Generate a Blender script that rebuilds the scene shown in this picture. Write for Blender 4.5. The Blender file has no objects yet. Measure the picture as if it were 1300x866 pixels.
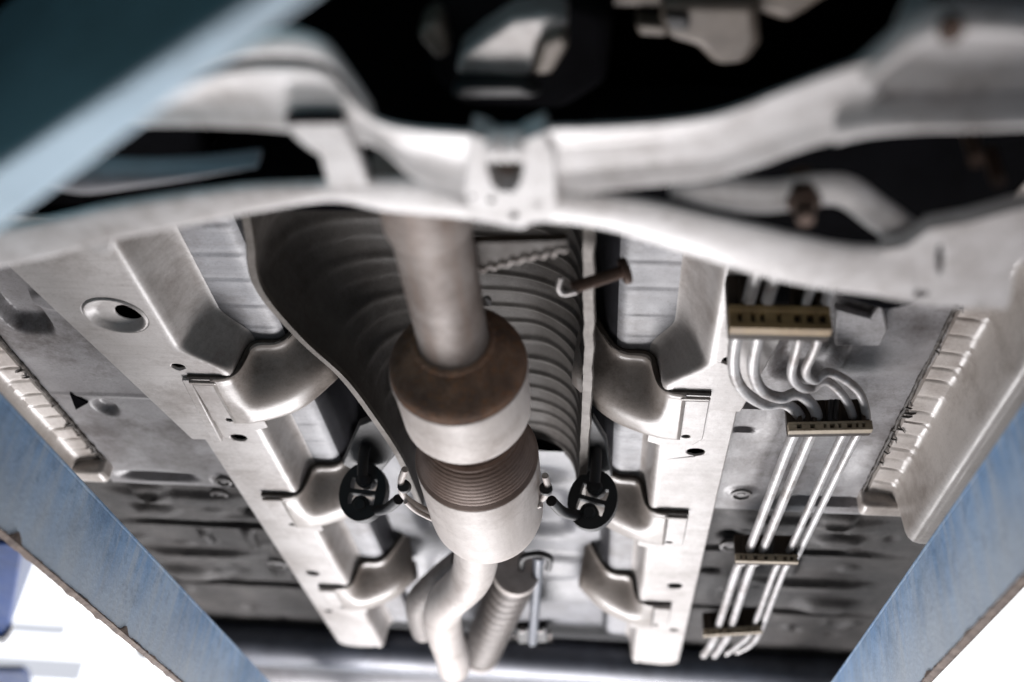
import bpy, bmesh, math, random
from mathutils import Vector, Matrix, noise as mnoise
from mathutils.geometry import tessellate_polygon

scene = bpy.context.scene
C = scene.collection
random.seed(7)

# ------------------------------------------------------------------ camera
CAM = Vector((0.217, 0.0, 1.25))
ROT = Matrix(((0.99470482, -0.02727768, 0.09908705),
              (0.06627732, -0.56660612, -0.82131896),
              (0.078547, 0.82353715, -0.56179794)))
F_PX, W_PX, H_PX = 1264.0, 1300.0, 866.0
cam_data = bpy.data.cameras.new('camera')
cam_data.sensor_width = 36.0
cam_data.lens = F_PX / W_PX * 36.0
cam_data.clip_start = 0.02
cam_data.clip_end = 200
cam_data.dof.use_dof = True
cam_data.dof.focus_distance = 1.32
cam_data.dof.aperture_fstop = 1.7
cam = bpy.data.objects.new('camera', cam_data)
M4 = ROT.to_4x4(); M4.translation = CAM
cam.matrix_world = M4
C.objects.link(cam)
scene.camera = cam

# ------------------------------------------------------------------ world and light
world = bpy.data.worlds.new('World'); scene.world = world; world.use_nodes = True
bg = world.node_tree.nodes['Background']
bg.inputs['Color'].default_value = (0.93, 0.96, 1.0, 1)
bg.inputs['Strength'].default_value = 0.10

def area(name, loc, target, sx, sy, power, col, spread=180):
    d = bpy.data.lights.new(name, 'AREA'); d.shape = 'RECTANGLE'; d.size = sx; d.size_y = sy
    d.energy = power; d.color = col; d.spread = math.radians(spread)
    o = bpy.data.objects.new(name, d); C.objects.link(o)
    o.location = loc
    o.rotation_euler = (Vector(target) - Vector(loc)).to_track_quat('-Z', 'Y').to_euler()
    return o
area('added_area_light', (-0.25, 4.4, -0.75), (0.05, 1.2, 1.9), 2.2, 1.4, 150, (1.0, 0.975, 0.99))  # added unseen light, low beyond the rear; no lamp stands there
area('added_area_light', (-0.15, 3.1, 0.65), (0.0, 1.7, 1.95), 1.3, 0.8, 32, (1.0, 0.975, 0.99))  # second added light, brightens the rear floor from below
area('added_area_light', (0.15, 0.42, 1.20), (0.10, 0.50, 1.8), 0.80, 0.2, 0.38, (1.0, 0.96, 0.96), 70)  # added fill under the subframe, without a real source

vs = scene.view_settings
vs.view_transform = 'Standard'; vs.look = 'None'; vs.exposure = 0.18; vs.gamma = 1.0
vs.use_curve_mapping = False

# ------------------------------------------------------------------ helpers
def at(px, py, z):
    """the place point at height z that the photograph shows at px, py"""
    d = ROT @ Vector(((px - W_PX / 2) / F_PX, -(py - H_PX / 2) / F_PX, -1.0))
    return CAM + d * ((z - CAM.z) / d.z)

def srgb(r, g, b):
    f = lambda c: c / 12.92 if c <= 0.04045 else ((c + 0.055) / 1.055) ** 2.4
    return (f(r), f(g), f(b), 1)

def wloc(o):
    v = Vector((0, 0, 0))
    while o is not None:
        v = v + o.location; o = o.parent
    return v

def thing(name, label, cat, loc=(0, 0, 0), group=None):
    o = bpy.data.objects.new(name, None); C.objects.link(o)
    o.empty_display_size = 0.05
    o.location = loc; o['label'] = label; o['category'] = cat
    if group: o['group'] = group
    return o

def tag(o, label, cat, group=None):
    o['label'] = label; o['category'] = cat
    if group: o['group'] = group
    return o

def mk(name, verts, faces, mat, parent=None, smooth=True, bevel=0.0, segs=2, angle=35, base=None):
    """one mesh object; verts in place coordinates"""
    off = wloc(parent) if parent is not None else Vector((0, 0, 0))
    b = Vector(base) if base is not None else sum((Vector(v) for v in verts), Vector()) / max(1, len(verts))
    me = bpy.data.meshes.new(name)
    me.from_pydata([tuple(Vector(v) - b) for v in verts], [], faces)
    bm = bmesh.new(); bm.from_mesh(me)
    bmesh.ops.remove_doubles(bm, verts=bm.verts, dist=1e-6)
    bmesh.ops.recalc_face_normals(bm, faces=bm.faces)
    bm.to_mesh(me); bm.free()
    me.materials.append(mat)
    o = bpy.data.objects.new(name, me); C.objects.link(o)
    if parent is not None: o.parent = parent
    o.location = b - off
    if bevel > 0:
        m = o.modifiers.new('bevel', 'BEVEL'); m.width = bevel; m.segments = segs
        m.limit_method = 'ANGLE'; m.angle_limit = math.radians(angle)
    if smooth:
        me.polygons.foreach_set('use_smooth', [True] * len(me.polygons))
        try: me.set_sharp_from_angle(angle=math.radians(40))
        except Exception: pass
        if bevel > 0:
            pass
    return o

def grid(rows, cols, fn):
    v = []; f = []
    for i in range(rows):
        for j in range(cols): v.append(fn(i / (rows - 1), j / (cols - 1)))
    for i in range(rows - 1):
        for j in range(cols - 1):
            a = i * cols + j
            f.append((a, a + 1, a + cols + 1, a + cols))
    return v, f

def loft(secs, closed=False, caps=False):
    n = len(secs[0]); v = [p for s in secs for p in s]; f = []
    for i in range(len(secs) - 1):
        for j in range(n if closed else n - 1):
            a = i * n + j; b = i * n + (j + 1) % n
            f.append((a, b, b + n, a + n))
    if caps:
        f.append(tuple(range(n))[::-1]); k = (len(secs) - 1) * n
        f.append(tuple(k + j for j in range(n)))
    return v, f

def plate(outer, holes, thick, axis=(0, 0, 1)):
    """outline with holes, real thickness along axis"""
    ax = Vector(axis) * thick
    loops = [[Vector(p) for p in outer]] + [[Vector(p) for p in h] for h in holes]
    flat = [p for l in loops for p in l]
    # tessellate_polygon works in the plane of the polygon
    tris = tessellate_polygon(loops)
    n = len(flat)
    v = flat + [p + ax for p in flat]
    f = [tuple(t) for t in tris] + [tuple(i + n for i in t)[::-1] for t in tris]
    s = 0
    for l in loops:
        m = len(l)
        for i in range(m):
            a = s + i; b = s + (i + 1) % m
            f.append((a, b, b + n, a + n))
        s += m
    return v, f

def circ(c, r, n=18, ry=None, rot=0.0):
    ry = r if ry is None else ry
    o = []
    for i in range(n):
        t = 2 * math.pi * i / n
        x, y = r * math.cos(t), ry * math.sin(t)
        o.append(Vector((c[0] + x * math.cos(rot) - y * math.sin(rot), c[1] + x * math.sin(rot) + y * math.cos(rot), c[2])))
    return o

def spline(pts, n=8):
    """Catmull-Rom through the points"""
    P = [Vector(p) for p in pts]; out = []
    for i in range(len(P) - 1):
        p0 = P[max(i - 1, 0)]; p1 = P[i]; p2 = P[i + 1]; p3 = P[min(i + 2, len(P) - 1)]
        for k in range(n):
            t = k / n
            out.append(0.5 * ((2 * p1) + (p2 - p0) * t + (2 * p0 - 5 * p1 + 4 * p2 - p3) * t * t + (3 * p1 - p0 - 3 * p2 + p3) * t ** 3))
    out.append(P[-1]); return out

def tube(path, r, n=14, caps=True):
    secs = []; P = [Vector(p) for p in path]
    rr = r if callable(r) else (lambda t: r)
    up = Vector((0.13, 0.05, 1)); prev = None
    for i, p in enumerate(P):
        t = (P[min(i + 1, len(P) - 1)] - P[max(i - 1, 0)]).normalized()
        if prev is None:
            a = t.cross(up)
            if a.length < 0.1: a = t.cross(Vector((1, 0, 0)))
            a.normalize()
        else:
            a = (prev - t * prev.dot(t)).normalized()
        prev = a; b = t.cross(a)
        R = rr(i / (len(P) - 1))
        secs.append([p + a * (R * math.cos(2 * math.pi * k / n)) + b * (R * math.sin(2 * math.pi * k / n)) for k in range(n)])
    return loft(secs, True, caps)

def lathe_y(profile, cx, cz, n=56, ecc=None):
    secs = []
    for y, r in profile:
        secs.append([Vector((cx + r * math.cos(2 * math.pi * k / n), y, cz + r * math.sin(2 * math.pi * k / n))) for k in range(n)])
    return loft(secs, True, False)

def box(x0, x1, y0, y1, z0, z1):
    v = [(x, y, z) for z in (z0, z1) for y in (y0, y1) for x in (x0, x1)]
    f = [(0, 2, 3, 1), (4, 5, 7, 6), (0, 1, 5, 4), (2, 6, 7, 3), (0, 4, 6, 2), (1, 3, 7, 5)]
    return v, f

def join(*parts):
    V = []; Fc = []
    for v, f in parts:
        k = len(V); V += list(v); Fc += [tuple(i + k for i in q) for q in f]
    return V, Fc

def ss(a, b, x):
    t = min(1, max(0, (x - a) / (b - a))); return t * t * (3 - 2 * t)

def resample(poly, n):
    P = [Vector(p) for p in poly]; d = [0]
    for a, b in zip(P, P[1:]): d.append(d[-1] + (b - a).length)
    out = []
    for i in range(n):
        s = d[-1] * i / (n - 1); k = 0
        while k < len(d) - 2 and d[k + 1] < s: k += 1
        t = (s - d[k]) / max(1e-9, d[k + 1] - d[k]); out.append(P[k].lerp(P[k + 1], t))
    return out

# ------------------------------------------------------------------ materials
def mat(name, base, dark=None, rough=0.5, metal=0.0, scale=6.0, amount=0.5, streak=None, bump=0.15, bscale=90.0,
        spots=None, spotcol=None, spotscale=25.0, coat=0.0, lo=0.35, hi=0.7, speck=0.35):
    m = bpy.data.materials.new(name); m.use_nodes = True
    nt = m.node_tree; N = nt.nodes; L = nt.links
    p = N['Principled BSDF']
    p.inputs['Roughness'].default_value = rough; p.inputs['Metallic'].default_value = metal
    p.inputs['Coat Weight'].default_value = coat
    tc = N.new('ShaderNodeNewGeometry')
    base = base if len(base) == 4 else (*base, 1)
    dark = dark or tuple(c * 0.5 for c in base[:3]) + (1,)
    dark = dark if len(dark) == 4 else (*dark, 1)
    def ramp(fac, a, b):
        r = N.new('ShaderNodeMapRange'); r.inputs['From Min'].default_value = a; r.inputs['From Max'].default_value = b
        L.new(fac, r.inputs['Value']); return r.outputs['Result']
    def noise(sc, vec, det=6, rg=0.6):
        n = N.new('ShaderNodeTexNoise'); n.inputs['Scale'].default_value = sc; n.inputs['Detail'].default_value = det
        n.inputs['Roughness'].default_value = rg; L.new(vec, n.inputs['Vector']); return n.outputs['Fac']
    def mix(fac, a, b):
        x = N.new('ShaderNodeMix'); x.data_type = 'RGBA'
        L.new(fac, x.inputs['Factor'])
        for k, s in ((6, a), (7, b)):
            if hasattr(s, 'is_output'): L.new(s, x.inputs[k])
            else: x.inputs[k].default_value = s
        return x.outputs[2]
    pos = tc.outputs['Position']
    f1 = ramp(noise(scale, pos), lo, hi)
    mul = N.new('ShaderNodeMath'); mul.operation = 'MULTIPLY'; mul.inputs[1].default_value = amount; L.new(f1, mul.inputs[0])
    col = mix(mul.outputs[0], base, dark)
    if streak:
        vec = N.new('ShaderNodeMapping'); vec.inputs['Scale'].default_value = streak[0]; L.new(pos, vec.inputs['Vector'])
        fs = ramp(noise(1.0, vec.outputs['Vector'], 5, 0.65), 0.45, 0.8)
        m2 = N.new('ShaderNodeMath'); m2.operation = 'MULTIPLY'; m2.inputs[1].default_value = streak[2]; L.new(fs, m2.inputs[0])
        col = mix(m2.outputs[0], col, streak[1] if len(streak[1]) == 4 else (*streak[1], 1))
    if spots:
        fs = ramp(noise(spotscale * 2.0, pos, 9, 0.75), 1 - spots, 1 - spots + 0.12)
        m5 = N.new('ShaderNodeMath'); m5.operation = 'MULTIPLY'; m5.inputs[1].default_value = 0.6; L.new(fs, m5.inputs[0])
        col = mix(m5.outputs[0], col, spotcol if len(spotcol) == 4 else (*spotcol, 1))
    if speck:
        fs = ramp(noise(260.0, pos, 4, 0.7), 0.52, 0.72)
        m3 = N.new('ShaderNodeMath'); m3.operation = 'MULTIPLY'; m3.inputs[1].default_value = speck; L.new(fs, m3.inputs[0])
        col = mix(m3.outputs[0], col, dark)
        # broad dirt in drifts
        fd = ramp(noise(scale * 0.8, pos, 12, 0.78), 0.47, 0.63)
        m4 = N.new('ShaderNodeMath'); m4.operation = 'MULTIPLY'; m4.inputs[1].default_value = min(1.0, speck * 1.5); L.new(fd, m4.inputs[0])
        col = mix(m4.outputs[0], col, (dark[0] * 0.62, dark[1] * 0.56, dark[2] * 0.52, 1))
        # stone-chip flecks
        fc = ramp(noise(620.0, pos, 2, 0.5), 0.66, 0.72)
        m6 = N.new('ShaderNodeMath'); m6.operation = 'MULTIPLY'; m6.inputs[1].default_value = speck; L.new(fc, m6.inputs[0])
        col = mix(m6.outputs[0], col, (dark[0] * 0.35, dark[1] * 0.32, dark[2] * 0.3, 1))
    L.new(col, p.inputs['Base Color'])
    # roughness variation
    rr = N.new('ShaderNodeMapRange'); rr.inputs['To Min'].default_value = max(0.05, rough - 0.12); rr.inputs['To Max'].default_value = min(1, rough + 0.15)
    L.new(noise(scale * 3, pos), rr.inputs['Value']); L.new(rr.outputs['Result'], p.inputs['Roughness'])
    if bump:
        b = N.new('ShaderNodeBump'); b.inputs['Strength'].default_value = bump; b.inputs['Distance'].default_value = 0.002
        L.new(noise(bscale, pos, 5, 0.6), b.inputs['Height']); L.new(b.outputs['Normal'], p.inputs['Normal'])
    return m

def emit(name, col, strength):
    m = bpy.data.materials.new(name); m.use_nodes = True
    p = m.node_tree.nodes['Principled BSDF']
    p.inputs['Base Color'].default_value = (*col, 1)
    p.inputs['Emission Color'].default_value = (*col, 1); p.inputs['Emission Strength'].default_value = strength
    return m

m_rail = mat('painted_rail_steel', (0.60, 0.57, 0.55), (0.33, 0.30, 0.28), 0.36, 0.0, 7, 0.6, ((9, 160, 9), (0.30, 0.27, 0.25), 0.4), 0.14, 120, 0.41, (0.20, 0.17, 0.15), 70, speck=0.42)
m_floor = mat('primed_floor_sheet', (0.33, 0.32, 0.325), (0.15, 0.14, 0.14), 0.38, 0.0, 9, 0.7, ((14, 90, 14), (0.19, 0.18, 0.18), 0.4), 0.22, 150, 0.42, (0.10, 0.09, 0.085), 90, speck=0.6)
m_should = mat('bare_shoulder_sheet', (0.31, 0.315, 0.335), (0.15, 0.147, 0.155), 0.50, 0.0, 8, 0.6, ((6, 120, 6), (0.14, 0.135, 0.14), 0.5), 0.22, 60, 0.41, (0.14, 0.125, 0.115), 60, speck=0.55)
m_bracket = mat('gusset_steel', (0.34, 0.30, 0.27), (0.18, 0.155, 0.135), 0.32, 0.0, 10, 0.5, None, 0.12, 110, 0.40, (0.13, 0.10, 0.085), 80, speck=0.5)
m_under = mat('dirty_underseal', (0.045, 0.041, 0.04), (0.009, 0.0085, 0.009), 0.55, 0.0, 7, 0.9, ((9, 7, 9), (0.12, 0.11, 0.104), 0.6), 0.5, 260, 0.47, (0.20, 0.18, 0.165), 170, lo=0.3, hi=0.7)
m_sill = mat('sill_paint', (0.55, 0.505, 0.465), (0.36, 0.32, 0.29), 0.34, 0.0, 7, 0.5, ((120, 9, 25), (0.30, 0.26, 0.235), 0.4), 0.12, 140, 0.39, (0.2, 0.17, 0.15), 60, speck=0.5)
m_sealer_shade = mat('black_sealer_and_gap_shade', (0.035, 0.03, 0.028), (0.10, 0.085, 0.07), 0.5, 0.0, 60, 0.8, None, 0.6, 200)  # sill sealer; also stands in for shade in the gusset lip gaps
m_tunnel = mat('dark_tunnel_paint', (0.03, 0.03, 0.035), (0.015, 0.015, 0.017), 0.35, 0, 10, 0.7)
m_shield = mat('heat_shield_aluminium', (0.15, 0.138, 0.128), (0.07, 0.063, 0.057), 0.5, 0.0, 9, 0.8, ((40, 8, 40), (0.06, 0.055, 0.05), 0.35), 0.2, 60)
m_rust = mat('rusted_exhaust_steel', (0.31, 0.19, 0.13), (0.11, 0.08, 0.068), 0.7, 0.0, 30, 1.0, None, 0.6, 220, 0.50, (0.36, 0.17, 0.08), 60)
m_pipe = mat('heat_stained_pipe', (0.30, 0.265, 0.245), (0.13, 0.092, 0.072), 0.55, 0.1, 14, 0.8, ((60, 7, 60), (0.20, 0.115, 0.07), 0.6), 0.2, 160, 0.42, (0.14, 0.08, 0.05), 60)
m_drum = mat('aluminised_drum', (0.62, 0.565, 0.53), (0.42, 0.365, 0.33), 0.55, 0.0, 9, 0.5, ((45, 6, 45), (0.30, 0.25, 0.22), 0.45), 0.12, 130, 0.40, (0.26, 0.21, 0.18), 70, speck=0.42)
m_cone = mat('brown_spun_cone', (0.25, 0.175, 0.14), (0.15, 0.10, 0.08), 0.5, 0.1, 14, 0.6, None, 0.12, 200)
m_rubber = mat('black_rubber', (0.012, 0.012, 0.014), (0.02, 0.02, 0.021), 0.42, 0, 30, 0.6, None, 0.25, 180)
m_black = mat('black_steel', (0.016, 0.016, 0.018), (0.03, 0.028, 0.026), 0.5, 0.2, 20, 0.6)
m_void = mat('void_shade_black', (0.006, 0.006, 0.007), (0.003, 0.003, 0.003), 0.9, 0, 8, 0.5)  # flat black for unlit bays, holes and gaps, shade put into the colour
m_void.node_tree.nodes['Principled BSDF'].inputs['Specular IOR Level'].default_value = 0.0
m_line = mat('coated_line', (0.50, 0.49, 0.49), (0.32, 0.30, 0.29), 0.38, 0.1, 25, 0.6, None, 0.10, 200, speck=0.6)
m_tan = mat('tan_plastic', (0.45, 0.37, 0.26), (0.26, 0.20, 0.13), 0.5, 0, 30, 0.6)
m_ochre = mat('ochre_plastic', (0.36, 0.25, 0.115), (0.20, 0.13, 0.06), 0.5, 0, 30, 0.6)
m_clip = mat('dark_brown_plastic', (0.035, 0.027, 0.021), (0.06, 0.045, 0.035), 0.45, 0, 30, 0.6)
m_sub = mat('subframe_paint', (0.60, 0.58, 0.575), (0.36, 0.34, 0.33), 0.32, 0.0, 8, 0.5, ((25, 60, 25), (0.30, 0.27, 0.25), 0.45), 0.15, 90, 0.45, (0.18, 0.15, 0.13), 30, speck=0.42)
m_sub_grey = mat('arm_grey_paint', (0.17, 0.175, 0.19), (0.2, 0.2, 0.22), 0.35, 0.2, 9, 0.6)
m_alu = mat('cast_aluminium', (0.42, 0.40, 0.39), (0.24, 0.21, 0.19), 0.4, 0.3, 12, 0.6)
m_beige = mat('cast_beige_metal', (0.13, 0.105, 0.085), (0.07, 0.057, 0.047), 0.45, 0.2, 12, 0.7)
m_bolt = mat('rusty_bolt', (0.10, 0.065, 0.05), (0.05, 0.035, 0.028), 0.5, 0.3, 60, 0.7)
m_blue = mat('worn_blue_paint', (0.36, 0.54, 0.78), (0.15, 0.33, 0.62), 0.48, 0.0, 7, 0.7, ((30, 45, 4), (0.56, 0.61, 0.66), 0.95), 0.3, 160, 0.49, (0.10, 0.20, 0.38), 20, lo=0.42, hi=0.62, speck=0.4)
def fade_blue(m, z0, z1):
    """paint rubbed pale towards the lower edge, in ragged runs"""
    nt = m.node_tree; N = nt.nodes; L = nt.links; p = N['Principled BSDF']
    src = p.inputs['Base Color'].links[0].from_socket
    g = N.new('ShaderNodeNewGeometry'); sx = N.new('ShaderNodeSeparateXYZ'); L.new(g.outputs['Position'], sx.inputs[0])
    mp = N.new('ShaderNodeMapping'); mp.inputs['Scale'].default_value = (8, 16, 3); L.new(g.outputs['Position'], mp.inputs['Vector'])
    n = N.new('ShaderNodeTexNoise'); n.inputs['Scale'].default_value = 1.0; n.inputs['Detail'].default_value = 8; n.inputs['Roughness'].default_value = 0.7; L.new(mp.outputs[0], n.inputs['Vector'])
    r = N.new('ShaderNodeMapRange'); r.inputs['From Min'].default_value = z1; r.inputs['From Max'].default_value = z0; L.new(sx.outputs['Z'], r.inputs['Value'])
    a = N.new('ShaderNodeMath'); a.operation = 'ADD'; L.new(r.outputs[0], a.inputs[0]); L.new(n.outputs['Fac'], a.inputs[1])
    r2 = N.new('ShaderNodeMapRange'); r2.inputs['From Min'].default_value = 0.55; r2.inputs['From Max'].default_value = 1.35; r2.inputs['To Max'].default_value = 0.7; L.new(a.outputs[0], r2.inputs['Value'])
    x = N.new('ShaderNodeMix'); x.data_type = 'RGBA'; L.new(r2.outputs[0], x.inputs['Factor']); L.new(src, x.inputs[6]); x.inputs[7].default_value = (0.58, 0.64, 0.70, 1)
    L.new(x.outputs[2], p.inputs['Base Color'])
fade_blue(m_blue, 1.63, 1.75)
m_lit_flange = mat('lit_pale_blue', (0.42, 0.54, 0.63), (0.33, 0.45, 0.55), 0.4, 0, 6, 0.5)
m_shaded_web = mat('shaded_dark_teal', (0.17, 0.40, 0.49), (0.13, 0.33, 0.41), 0.45, 0, 5, 0.5)  # web and flange of one beam, shade and light in their colours
m_navy = mat('navy_paint', (0.012, 0.05, 0.20), (0.008, 0.03, 0.12), 0.4, 0, 8, 0.6)
m_edge = mat('chipped_rust', (0.075, 0.045, 0.035), (0.26, 0.19, 0.145), 0.75, 0.0, 70, 0.8, None, 0.7, 200, 0.42, (0.38, 0.33, 0.29), 110)
m_tank = mat('rear_grey_sheet', (0.36, 0.36, 0.38), (0.18, 0.18, 0.2), 0.4, 0.1, 6, 0.6)
m_axle = mat('blue_black_steel', (0.13, 0.14, 0.17), (0.06, 0.065, 0.08), 0.4, 0.2, 9, 0.6)
m_window = emit('daylit_window', (0.97, 0.98, 1.0), 1.5)
m_band = emit('frosted_glass', (0.60, 0.62, 0.68), 0.9)
m_bellow = mat('braided_flex', (0.20, 0.175, 0.16), (0.10, 0.085, 0.075), 0.55, 0.1, 60, 0.7)
m_flange = mat('shield_flange_sheet', (0.19, 0.17, 0.152), (0.09, 0.08, 0.07), 0.45, 0.1, 20, 0.7, None, 0.3, 90)
m_tfloor = mat('tunnel_floor_sheet', (0.21, 0.215, 0.235), (0.10, 0.10, 0.11), 0.45, 0.0, 12, 0.8, None, 0.2, 120)
m_plug = mat('grey_rubber_plug', (0.25, 0.24, 0.235), (0.12, 0.115, 0.11), 0.55, 0, 30, 0.6)

for m_, lv in ((m_rust, 0.08), (m_clip, 0.12), (m_bolt, 0.15), (m_shield, 0.12), (m_flange, 0.15), (m_under, 0.22), (m_pipe, 0.3), (m_cone, 0.2), (m_sealer_shade, 0.2), (m_tunnel, 0.3), (m_floor, 0.4)):
    m_.node_tree.nodes['Principled BSDF'].inputs['Specular IOR Level'].default_value = lv

# ------------------------------------------------------------------ car underbody
FL = 1.93      # underside of the frame rails
UF = 1.955     # floor sheet
RF = 1.99      # shoulder roof beside the tunnel
body = thing('car_underbody', 'light grey underside of a raised car with rails, gussets and dirty rear floor', 'car body', (0, 1.5, FL))

def bump_fn(feats):
    def g(x, y):
        z = 0.0
        for cx, cy, rx, ry, h, soft, p in feats:
            d = (abs((x - cx) / rx) ** p + abs((y - cy) / ry) ** p) ** (1.0 / p)
            z += h * (1 - ss(1 - soft, 1 + soft, d))
        return z
    return g

def rough_z(x, y, a, s): return a * mnoise.noise(Vector((x * s, y * s, 3.7)))

# front floor sheets (one on each side of the car)
featsL = [(-0.545, 0.95, 0.030, 0.085, 0.020, 0.16, 5), (-0.485, 0.965, 0.030, 0.020, -0.006, 0.3, 2),
          (-0.535, 1.462, 0.060, 0.013, 0.014, 0.35, 4), (-0.42, 1.47, 0.02, 0.018, 0.012, 0.3, 2),
          (-0.53, 1.235, 0.016, 0.020, 0.012, 0.35, 2), (-0.50, 1.20, 0.10, 0.004, -0.0015, 0.6, 4)]
featsR = [(0.46, 1.03, 0.035, 0.06, 0.018, 0.3, 4), (0.56, 1.45, 0.055, 0.014, 0.014, 0.35, 4), (0.53, 1.02, 0.07, 0.05, -0.008, 0.5, 3),
          (0.53, 1.31, 0.05, 0.07, 0.007, 0.5, 3), (0.425, 1.43, 0.022, 0.022, -0.004, 0.25, 2), (0.40, 1.17, 0.02, 0.006, 0.008, 0.4, 3),
          (0.405, 1.235, 0.014, 0.006, 0.007, 0.4, 3), (0.50, 1.24, 0.06, 0.05, -0.005, 0.6, 2)]
for s, feats in ((-1, featsL), (1, featsR)):
    g = bump_fn(feats)
    def fn(u, w):
        y = 0.77 + (1.53 - 0.77) * w; xa = 0.425 - 0.05 * ss(1.12, 1.16, y) if s < 0 else 0.378; x = s * (xa + (0.625 - xa) * u)
        z = UF + g(x, y) + rough_z(x, y, 0.0012, 14) + 0.03 * ss(1.49, 1.525, y)
        return (x, y, z)
    v, f = grid(90, 200, fn)
    mk('floor_panel', v, f, m_floor, body)
# raised channel in the left front floor
# dirty rear floor with swaged ribs
for s in (-1, 1):
    feats = [(s * 0.55, 1.60, 0.11, 0.020, -0.012, 0.4, 6), (s * 0.54, 1.72, 0.16, 0.010, 0.014, 0.5, 6),
             (s * 0.47, 1.78, 0.012, 0.035, -0.012, 0.4, 3), (s * 0.56, 1.78, 0.012, 0.03, -0.012, 0.4, 3),
             (s * 0.60, 1.87, 0.10, 0.018, -0.014, 0.45, 5), (s * 0.46, 1.95, 0.014, 0.035, -0.010, 0.4, 3),
             (s * 0.55, 2.03, 0.18, 0.012, 0.016, 0.5, 6), (s * 0.44, 1.66, 0.022, 0.018, 0.014, 0.35, 2),
             (s * 0.60, 1.57, 0.032, 0.022, -0.012, 0.4, 2), (s * 0.62, 1.66, 0.04, 0.022, -0.012, 0.4, 2), (s * 0.42, 1.83, 0.02, 0.015, 0.014, 0.35, 2),
             (s * 0.66, 1.98, 0.05, 0.03, -0.014, 0.5, 3)]
    for k in range(22): feats.append((s * random.uniform(0.39, 0.75), random.uniform(1.55, 2.28), random.uniform(0.008, 0.024), random.uniform(0.008, 0.018), random.choice((-1, 1)) * random.uniform(0.002, 0.006), 0.6, 2))
    g = bump_fn(feats)
    def fn(u, w):
        x = s * (0.376 + (0.95 - 0.376) * u); y = 1.527 + (2.32 - 1.527) * w
        z = UF + 0.030 + g(x, y) + rough_z(x, y, 0.002, 9) + rough_z(x, y, 0.0006, 40)
        return (x, y, z)
    v, f = grid(110, 130, fn)
    mk('rear_floor_panel', v, f, m_under, body)

# rail flanges with punched holes, plus the sloping wall, shoulder roof and tunnel side
def inner_x(y):   # where the flange turns up
    return 0.338 + (0.29 - 0.338) * ss(1.02, 1.085, y)
holes = {-1: [((-0.329, 1.268), 0.0125, 0.0105), ((-0.344, 1.807), 0.0135, 0.013), ((-0.36, 2.02), 0.008, 0.008)],
         1: [((0.34, 1.259), 0.0125, 0.0105), ((0.346, 1.776), 0.0135, 0.013), ((0.36, 2.02), 0.008, 0.008)]}
for s in (-1, 1):
    ys = [1.085 + (2.235 - 1.085) * i / 40 for i in range(41)]
    outer = [Vector((s * 0.384, y, FL)) for y in ys] + [Vector((s * 0.372, 2.252, FL)), Vector((s * 0.345, 2.258, FL)), Vector((s * 0.305, 2.252, FL))] \
        + [Vector((s * inner_x(y), y, FL)) for y in ys[::-1]]
    hs = [circ((c[0], c[1], FL), rx, 20, ry) for c, rx, ry in holes[s]]
    v, f = plate(outer, hs, 0.004)
    rail = mk('frame_rail', v, f, m_rail, body, bevel=0.0025, segs=3)
    v, f = box(min(s * 0.380, s * 0.384), max(s * 0.380, s * 0.384), 1.09, 2.245, FL + 0.003, UF + 0.032); mk('rail_side', v, f, m_rail, rail)
    # shoulder panel profile along the car
    ny = 420
    walls = []; roofs = []
    for i in range(ny):
        y = 0.77 + (2.25 - 0.77) * i / (ny - 1)
        xi = inner_x(y); fr = 1 - ss(1.02, 1.085, y)
        b = FL - 0.0006 - 0.003 * (1 - ss(1.10, 1.135, y))
        q = (y / 0.052 + 0.5 * mnoise.noise(Vector((y * 9, s * 3, 0)))) % 1.0
        wy = 0.0010 * math.exp(-((q - 0.5) / 0.07) ** 2) - 0.0008 * math.exp(-((q - 0.64) / 0.08) ** 2)
        walls.append([Vector((s * a, y, z)) for a, z in ((xi + 0.007, b), (xi + 0.001, b), (xi - 0.003, b + 0.0015), (xi - 0.006, b + 0.005), (xi - 0.008, b + 0.011), (xi - 0.0105 - 0.008 * fr, FL + 0.03),
                      (xi - 0.013 - 0.017 * fr, RF - 0.012), (xi - 0.016 - 0.019 * fr, RF - 0.004), (xi - 0.022 - 0.020 * fr, RF - 0.0005))])
        roofs.append([Vector((s * a, y, z)) for a, z in ((xi - 0.020 - 0.020 * fr, RF - 0.0001), (xi - 0.024 - 0.02 * fr, RF + wy), (0.258, RF + wy), (0.248, RF + wy), (0.238, RF + wy), (0.230, RF + 0.002), (0.224, RF + 0.006))])
    v, f = loft(walls); mk('rail_wall', v, f, m_rail, rail)
    v, f = loft(roofs); mk('shoulder_panel', v, f, m_should, body)
    v, f = box(min(s * 0.292, s * 0.45), max(s * 0.292, s * 0.45), 0.80, 2.24, FL + 0.066, FL + 0.07); mk('rail_hole_shade', v, f, m_void, body)  # added black sheet, stands in for the dark inside the holes

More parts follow.
